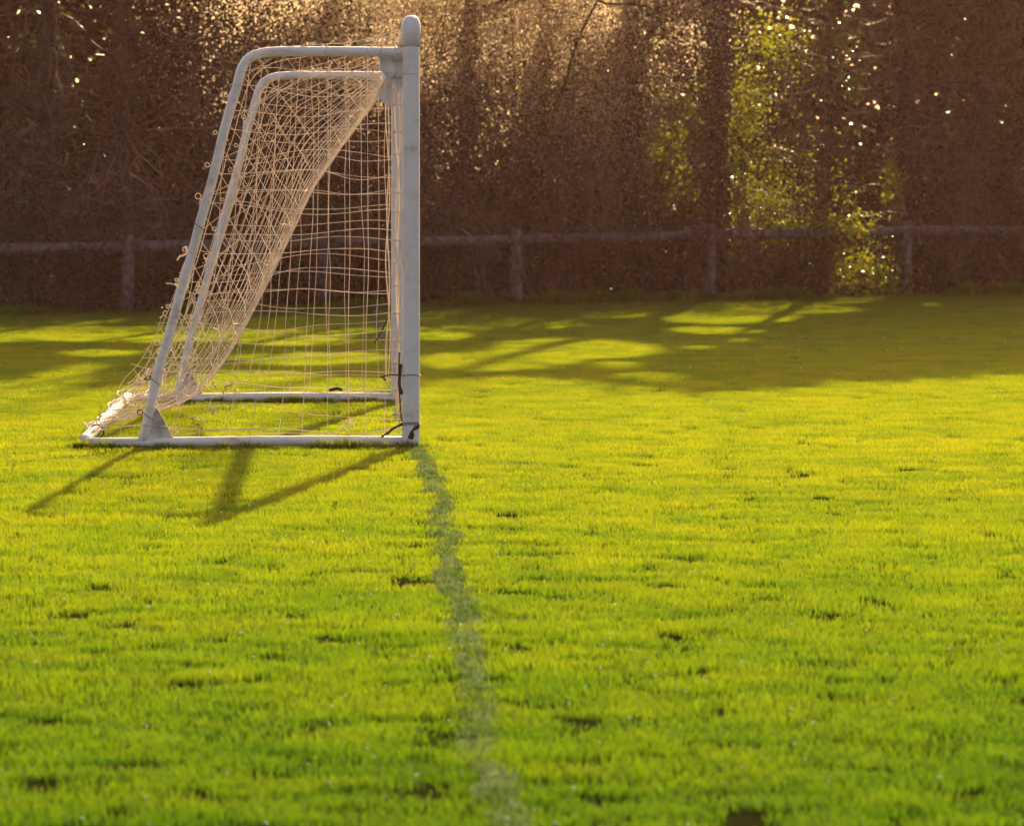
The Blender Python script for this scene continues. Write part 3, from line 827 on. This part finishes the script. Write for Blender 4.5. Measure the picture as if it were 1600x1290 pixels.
# shrubs and saplings on the wood's edge, each with its own stems and leaves
SHRUBS = [  # px, behind fence (m), height, half width, leaves, leaf size, material, stems, label
    (-90, .9, 2.2, .9, 3600, .05, 'ivy', 10, 'dark leafy shrub at the far left beyond the picture edge'),
    (25, .5, 1.0, .6, 2600, .045, 'ivy', 10, 'low dark shrub under the rail at the left edge'),
    (60, 1.8, 3.3, .7, 4200, .055, 'ivy', 9, 'tall dark-leaved shrub filling the upper left corner'),
    (128, .5, .85, .5, 2200, .045, 'dead', 12, 'low brown thicket just left of the leftmost fence post'),
    (165, 1.5, 2.7, .6, 2200, .045, 'dead', 14, 'bare reddish brush above the leftmost fence post'),
    (262, .5, .9, .55, 2400, .045, 'dead', 12, 'low brown thicket between leftmost post and goal'),
    (270, 1.7, 3.0, .6, 2600, .05, 'ivy', 10, 'tall shrub with glinting leaves left of the goal'),
    (372, .6, 1.1, .6, 2800, .045, 'ivy', 10, 'low dark shrub behind the slanting goal bars'),
    (385, 1.9, 3.2, .7, 3200, .05, 'dead', 12, 'tall brown brush behind the bend of the goal bars'),
    (468, .5, .9, .5, 2300, .045, 'ivy', 10, 'low shrub behind the lower middle of the net'),
    (520, 1.6, 2.9, .7, 3200, .05, 'ivy', 11, 'tall dull shrub behind the upper middle of the net'),
    (572, .5, .9, .5, 2300, .045, 'dead', 12, 'low brown thicket behind the net near the post'),
    (668, .6, 1.0, .55, 2600, .045, 'dead', 13, 'low brown thicket just right of the goal post'),
    (672, 1.7, 3.1, .7, 3000, .05, 'ivy', 10, 'tall hazy shrub just right of the goal post'),
    (765, .5, .8, .5, 2300, .045, 'ivy', 9, 'low shrub just left of the middle fence post'),
    (778, 1.8, 3.0, .6, 2600, .055, 'lit_leaf', 9, 'green glowing shrub rising left above the middle fence post'),
    (868, .5, .85, .55, 2500, .045, 'dead', 14, 'low brown thicket just right of the middle fence post'),
    (900, 1.8, 3.1, .7, 2600, .045, 'dead', 15, 'pale tangled brush at the hazy centre top'),
    (962, .5, .8, .5, 2300, .045, 'ivy', 9, 'low dark shrub halfway between middle and fourth posts'),
    (990, 1.6, 2.6, .6, 2400, .045, 'ivy', 12, 'dark shrub left of the bright green leaf cluster'),
    (1050, .5, .9, .5, 2400, .045, 'dead', 14, 'low brown thicket just left of the fourth fence post'),
    (1152, .5, .8, .45, 2200, .045, 'ivy', 9, 'low dark shrub just right of the fourth fence post'),
    (1235, .5, .7, .45, 2200, .045, 'dead', 14, 'low brown thicket left of the sunlit bush'),
    (1300, 1.9, 3.3, .8, 4200, .05, 'ivy', 12, 'tall glossy shrub full of white glints upper right'),
    (1385, 1.8, 3.0, .6, 3600, .055, 'ivy', 9, 'tall dark shrub just left of the rightmost fence post'),
    (1465, .5, .85, .5, 2600, .045, 'ivy', 11, 'low dark shrub just right of the rightmost fence post'),
    (1480, 1.7, 3.2, .7, 4200, .055, 'ivy', 9, 'tall dark shrub above and right of the rightmost post'),
    (1560, .6, 1.0, .6, 2800, .045, 'dead', 12, 'low brown thicket at the right edge'),
    (1590, 1.9, 3.4, .8, 4600, .055, 'ivy', 9, 'tall nearly black shrub in the upper right corner'),
    (1700, 1.0, 2.4, .9, 3600, .05, 'ivy', 9, 'dark leafy shrub beyond the right picture edge')]
rs = np.random.default_rng(77)
for (px, back, h, hw, nl, ls, mk, ns, lab) in SHRUBS:
    if back > 1: nl = int(nl * .6)
    X, Y = fence_at(px); Y += back; X = px2w(px, Y); base = np.array([X, Y, 0.0])
    t = empty('shrub', tuple(base)); tag(t, lab, 'shrub', 'shrubs at the edge of the wood')
    st = MB(); pts = []
    for k in range(ns):
        a = rs.random() * 6.28; s0 = np.array([math.cos(a), math.sin(a), 0]) * hw * .35 * rs.random()
        n = int(h / .13) + 3
        L = lowest(walk(s0, (math.cos(a) * .30, math.sin(a) * .25, 1), .145, n, rs, .17, -.018)); st.tube(L, np.linspace(.013, .003, n + 1), 5, False)
        for q in range(9):
            j = rs.integers(2, n); m = int(5 + rs.random() * 8)
            L2 = lowest(walk(L[j], rs.normal(size=3) * np.array([1, .6, .8]), .075, m, rs, .28, -.02)); st.tube(L2, np.linspace(.005, .0014, m + 1), 3, False); pts.append(L2)
    tag(st.build('stems', M['twig'], t), kind='stuff')
    pts = np.vstack(pts)
    C = np.vstack([pts[rs.integers(0, len(pts), nl // 2)] + rs.normal(size=(nl // 2, 3)) * .06,
                   clustered(nl // 2, (0, .1, h * .5), (hw, .4, h * .55), rs, 26, .30)])
    C = C[(C[:, 2] > .02)]; C = C[~(sunlit(C + base) & (rs.random(len(C)) < (.0 if back < 1 else .85)))]
    lf = MB(); leaves(lf, C, ls, rs); tag(lf.build('foliage', M[mk], t), kind='stuff')

# sunlit clusters: saplings and climbers standing at the very edge, in the gaps
SAPL = [  # px, Y, [(px, py, rx, ry, n, size)], material, label
    (1060, 60.0, [(1050, 240, 34, 72, 420, .065), (1035, 215, 18, 30, 120, .07), (1066, 180, 22, 30, 160, .06), (1028, 266, 20, 24, 90, .11), (1045, 300, 24, 20, 60, .09)], 'lit_leaf', 'sapling with round bright green leaves left of the thick trunk'),
    (1165, 60.0, [(1160, 165, 30, 45, 520, .05), (1158, 235, 26, 60, 420, .045), (1200, 300, 40, 40, 300, .04), (1200, 60, 40, 40, 300, .045)], 'lit_leaf', 'climber glowing green on the right side of the thick trunk'),
    (1230, 59.9, [(1185, 330, 55, 38, 560, .042), (1245, 360, 80, 22, 620, .042), (1290, 345, 30, 15, 120, .04)], 'lit_leaf', 'yellow green bush spilling over the rail right of fourth post'),
    (1285, 60.2, [(1290, 110, 55, 45, 560, .036), (1320, 60, 50, 30, 300, .034), (1250, 225, 60, 35, 520, .036), (1200, 110, 40, 40, 200, .036), (1340, 150, 35, 50, 220, .034)], 'ivy', 'glossy bush sparkling with small highlights at upper right'),
    (1330, 60.1, [(1300, 400, 60, 32, 620, .045), (1360, 435, 50, 30, 760, .04), (1290, 440, 60, 24, 420, .04), (1385, 452, 30, 10, 320, .04), (1320, 455, 70, 6, 420, .035), (1260, 462, 60, 4, 200, .03)], 'lit_leaf', 'sunlit straggly bush under the rail left of the rightmost post'),
    (1250, 60.3, [(1225, 250, 60, 70, 230, .05), (1290, 300, 70, 50, 200, .05), (1350, 350, 40, 30, 160, .045), (1240, 60, 50, 40, 200, .045), (1000, 330, 20, 30, 60, .05), (1095, 320, 30, 40, 120, .05)], 'lit_leaf', 'loose backlit green branches reaching right of the thick climber'),
    (1385, 60.4, [(1388, 268, 9, 12, 26, .085), (1384, 300, 7, 14, 18, .085), (1400, 285, 14, 26, 120, .045)], 'lit_leaf', 'small sprig of large bright leaves above the rail at right'),
    (770, 60.3, [(765, 215, 34, 28, 160, .04), (690, 240, 26, 22, 90, .03), (740, 250, 20, 14, 80, .03)], 'lit_leaf', 'sprig with glinting leaves hanging right of the goal post'),
    (300, 60.0, [(300, 160, 10, 16, 60, .045), (308, 185, 8, 20, 60, .04), (255, 203, 30, 12, 130, .035), (312, 245, 14, 22, 70, .03), (45, 50, 35, 40, 150, .035), (30, 70, 20, 12, 60, .05)], 'ivy', 'sprays of small white-glinting leaves at upper left'),
    (1480, 60.9, [(1490, 130, 8, 50, 90, .04), (1560, 90, 14, 60, 70, .035), (1520, 230, 40, 40, 60, .035)], 'ivy', 'thin ivy strand glinting in the dark upper right'),
    (95, 56.2, [(92, 440, 8, 6, 50, .04), (60, 462, 50, 10, 160, .035), (140, 440, 30, 20, 60, .03)], 'lit_leaf', 'small leafy sprig under the rail at the left'),
    (960, 59.2, [(880, 440, 60, 10, 70, .03), (1010, 380, 26, 10, 60, .03), (960, 425, 30, 16, 60, .03)], 'dead', 'dry leafy sprig left of the fourth fence post')]
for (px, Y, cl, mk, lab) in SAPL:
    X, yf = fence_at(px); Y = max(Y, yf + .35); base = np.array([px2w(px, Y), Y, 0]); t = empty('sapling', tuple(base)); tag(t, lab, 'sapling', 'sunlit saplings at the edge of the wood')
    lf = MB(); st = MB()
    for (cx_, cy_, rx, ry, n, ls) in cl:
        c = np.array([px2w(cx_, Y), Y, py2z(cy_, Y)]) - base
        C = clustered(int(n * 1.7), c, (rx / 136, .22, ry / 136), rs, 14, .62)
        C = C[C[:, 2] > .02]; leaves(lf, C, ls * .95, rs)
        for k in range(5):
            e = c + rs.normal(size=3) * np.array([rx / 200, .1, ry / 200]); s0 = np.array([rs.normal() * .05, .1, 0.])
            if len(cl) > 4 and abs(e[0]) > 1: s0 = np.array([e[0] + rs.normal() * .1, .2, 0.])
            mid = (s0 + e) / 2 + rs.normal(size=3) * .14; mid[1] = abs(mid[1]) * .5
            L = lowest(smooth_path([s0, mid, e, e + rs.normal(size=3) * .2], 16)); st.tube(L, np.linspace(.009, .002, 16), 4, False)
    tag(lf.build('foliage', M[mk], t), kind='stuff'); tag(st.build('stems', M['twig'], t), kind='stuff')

# pale brush added to imitate lens glare at the top centre, thinning out downwards and to the sides
for px0, px1, dens, mk, lab in ((600, 720, 1.0, 'glow_leaf', 'pale brush added for the glare at the top right beside the goal post'),
                                (720, 850, 1.15, 'glow_leaf', 'brightest brush added for the glare at the top centre of the wood'),
                                (850, 960, .9, 'glow_leaf', 'pale brush added for the glare right of the top centre'),
                                (960, 1075, .5, 'glow_leaf', 'thinning brush added for the glare left of the top of the thick trunk'),
                                (470, 600, .55, 'glow_leaf', 'pale brush added for the glare behind the top of the goal net'),
                                (330, 470, .28, 'glow_leaf', 'thin brush added for the glare behind the bend of the goal bars')):
    pm = (px0 + px1) / 2; X, yf = fence_at(pm); Y = yf + .75; base = np.array([px2w(pm, Y), Y, 0]); t = empty('glow_bush', tuple(base))
    tag(t, lab, 'dry bush', 'bushes added for the glare')
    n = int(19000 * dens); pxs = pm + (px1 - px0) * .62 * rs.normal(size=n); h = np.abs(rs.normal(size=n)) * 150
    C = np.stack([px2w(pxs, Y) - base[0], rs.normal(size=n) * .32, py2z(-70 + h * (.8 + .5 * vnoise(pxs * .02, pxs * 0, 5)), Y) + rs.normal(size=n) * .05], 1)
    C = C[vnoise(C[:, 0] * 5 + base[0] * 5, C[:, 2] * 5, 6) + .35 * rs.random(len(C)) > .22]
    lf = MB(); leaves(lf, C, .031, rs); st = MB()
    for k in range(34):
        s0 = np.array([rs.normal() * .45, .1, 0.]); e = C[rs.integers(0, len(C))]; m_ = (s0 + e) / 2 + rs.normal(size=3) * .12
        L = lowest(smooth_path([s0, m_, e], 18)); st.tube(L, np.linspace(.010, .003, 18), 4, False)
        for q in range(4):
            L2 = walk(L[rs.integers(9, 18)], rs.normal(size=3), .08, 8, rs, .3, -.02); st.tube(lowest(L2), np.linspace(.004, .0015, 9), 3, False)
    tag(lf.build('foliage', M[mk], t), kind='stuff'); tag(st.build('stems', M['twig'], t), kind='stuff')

# tangle of bare vines and fallen boughs
BOUGHS = [  # polyline in photo pixels at depth Y, radius, label
    ([(130, 330), (180, 300), (172, 250), (190, 190), (186, 90)], 59.3, .014, 'curving bare vine climbing the far left brush'),
    ([(60, 100), (120, 118), (178, 125), (186, 160), (184, 245)], 59.5, .012, 'bare bough arching at the upper left'),
    ([(100, 240), (160, 235), (215, 262), (260, 286), (310, 295)], 59.3, .012, 'long drooping twig left of the goal bars'),
    ([(150, 360), (170, 335), (205, 310), (245, 275), (290, 232)], 59.4, .010, 'bare twig slanting up towards the goal bars'),
    ([(780, 320), (830, 295), (905, 290), (970, 255), (965, 225), (1000, 220)], 60.3, .014, 'long forked bough arching right of the middle post'),
    ([(965, 258), (985, 305), (1000, 345), (1002, 362)], 60.2, .012, 'drooping fork hanging above the rail left of fourth post'),
    ([(870, 175), (880, 210), (876, 260), (882, 300), (868, 370)], 60.0, .011, 'upright bare stem right of the middle post'),
    ([(745, 135), (815, 146), (850, 180), (880, 210)], 60.4, .009, 'thin twig in the haze above the middle post'),
    ([(840, 45), (880, 18), (940, 10), (1010, 22)], 60.5, .009, 'thin arching twig at the centre top'),
    ([(735, 458), (790, 455), (830, 449), (890, 452), (905, 450)], 58.2, .008, 'fallen twig lying under the rail by the middle post'),
    ([(1200, 100), (1245, 98), (1280, 108), (1310, 155)], 60.0, .010, 'sunlit twig arching among the glints upper right'),
    ([(1245, 70), (1260, 92), (1300, 118), (1350, 140)], 60.0, .010, 'short sunlit bough above the glossy bush'),
    ([(1415, 30), (1425, 75), (1438, 130)], 60.8, .009, 'straight bare twig above the rightmost post'),
    ([(1230, 210), (1290, 225), (1330, 240), (1370, 285), (1382, 292)], 60.0, .010, 'sunlit hooked twig reaching towards the leafy sprig'),
    ([(1180, 135), (1230, 140), (1262, 190), (1300, 235)], 60.1, .009, 'sunlit bent twig crossing the thick climber'),
    ([(470, 0), (455, 40), (440, 75)], 60.4, .010, 'thin stem above the bend of the goal bar'),
    ([(495, 20), (492, 60), (505, 75), (500, 20)], 60.5, .009, 'looping twig above the goal top bar'),
    ([(558, 0), (572, 45), (590, 60)], 60.4, .010, 'thin twig slanting down beside the post cap')]
rb = np.random.default_rng(3)
for pl, Y, r, lab in BOUGHS:
    P = np.array([[px2w(a, Y), Y + .15 * rb.normal(), py2z(b, Y)] for a, b in pl]); base = P[0].copy()
    n = 26; S = smooth_path(P - base, n); S += np.cumsum(rb.normal(size=S.shape) * .006, axis=0)
    mb = MB(); mb.tube(S, np.linspace(r, r * .35, n) * .8, 6)
    t = mb.build('bough', M['twig'], smooth=True); t.location = tuple(base)
    tag(t, lab, 'bare bough', 'bare boughs tangled at the edge of the wood')
    mb = MB()
    for k in range(10):
        j = rb.integers(3, n - 1); L2 = walk(S[j], rb.normal(size=3), .07, 7, rb, .25, -.02); L2[:, 2] = np.maximum(L2[:, 2], -base[2] + .01)
        mb.tube(L2, np.linspace(r * .35, .0015, 8), 4, False)
    mb.build('twigs', M['twig'], t)['kind'] = 'stuff'

# mass of brush and leaves deeper in the wood
rf = np.random.default_rng(8)
mb = MB(); n = 150000
Y = 63.5 + 12 * rf.random(n); X = -22 + 46 * rf.random(n); Z = 6.6 * rf.random(n) ** 1.05
C = np.stack([X, Y, Z], 1); C = C[Y > edge_y(X) + 3.0]
C = C[~sunlit(C)]
nb = 60000; C = np.vstack([np.stack([-26 + 54 * rf.random(nb), 77 + 6 * rf.random(nb), 4.9 * rf.random(nb)], 1), C])
leaves(mb, C[:len(C) * 2 // 3], .26, rf)
nA = sum(len(x) for x in mb.f4)
leaves(mb, C[len(C) * 2 // 3:], .26, rf); nB = sum(len(x) for x in mb.f4) - nA
Yv = 61 + 5 * rf.random(1400); Xv = -8 + 17 * rf.random(1400)
for x, y in zip(Xv, Yv):
    if y < edge_y(x) + 1.2: continue
    n = int(8 + rf.random() * 12); L = lowest(walk((x, y, 4.4 * rf.random()), rf.normal(size=3) * np.array([1, .3, .9]), .12, n, rf, .24, 0)); mb.tube(L, np.linspace(.009, .003, n + 1), 3, False)
nC = sum(len(x) for x in mb.f4) - nA - nB
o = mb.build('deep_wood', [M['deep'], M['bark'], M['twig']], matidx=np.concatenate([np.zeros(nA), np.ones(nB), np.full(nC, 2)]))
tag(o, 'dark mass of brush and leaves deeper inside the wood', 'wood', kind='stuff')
# ground litter of twigs and dry leaves beyond the fence
mb = MB(); n = 16000
X = -9 + 19 * rf.random(n); Y = edge_y(X) + .05 + 2.4 * rf.random(n) ** 1.4
C = np.stack([X, Y, .01 + .16 * rf.random(n) ** 2], 1); leaves(mb, C, .05, rf)
tag(mb.build('fallen_leaves', M['dead']), 'dry brown leaves and scraps along the foot of the fence', 'fallen leaves', kind='stuff')

# ------------------------------------------------------------------ haze
mb = MB(); mb.box((0, 30, 6.5), (120, 110, 15.0)); hz = mb.build('haze', [])
m, nt, out = new_mat('haze_air'); pv = nt.nodes.new('ShaderNodeVolumePrincipled')
pv.inputs['Color'].default_value = (1.0, .58, .50, 1); pv.inputs['Density'].default_value = .00018
pv.inputs['Anisotropy'].default_value = .86
nt.links.new(pv.outputs[0], out.inputs['Volume']); hz.data.materials.append(m)
tag(hz, 'warm hazy air lit by the low sun', 'haze', kind='stuff')
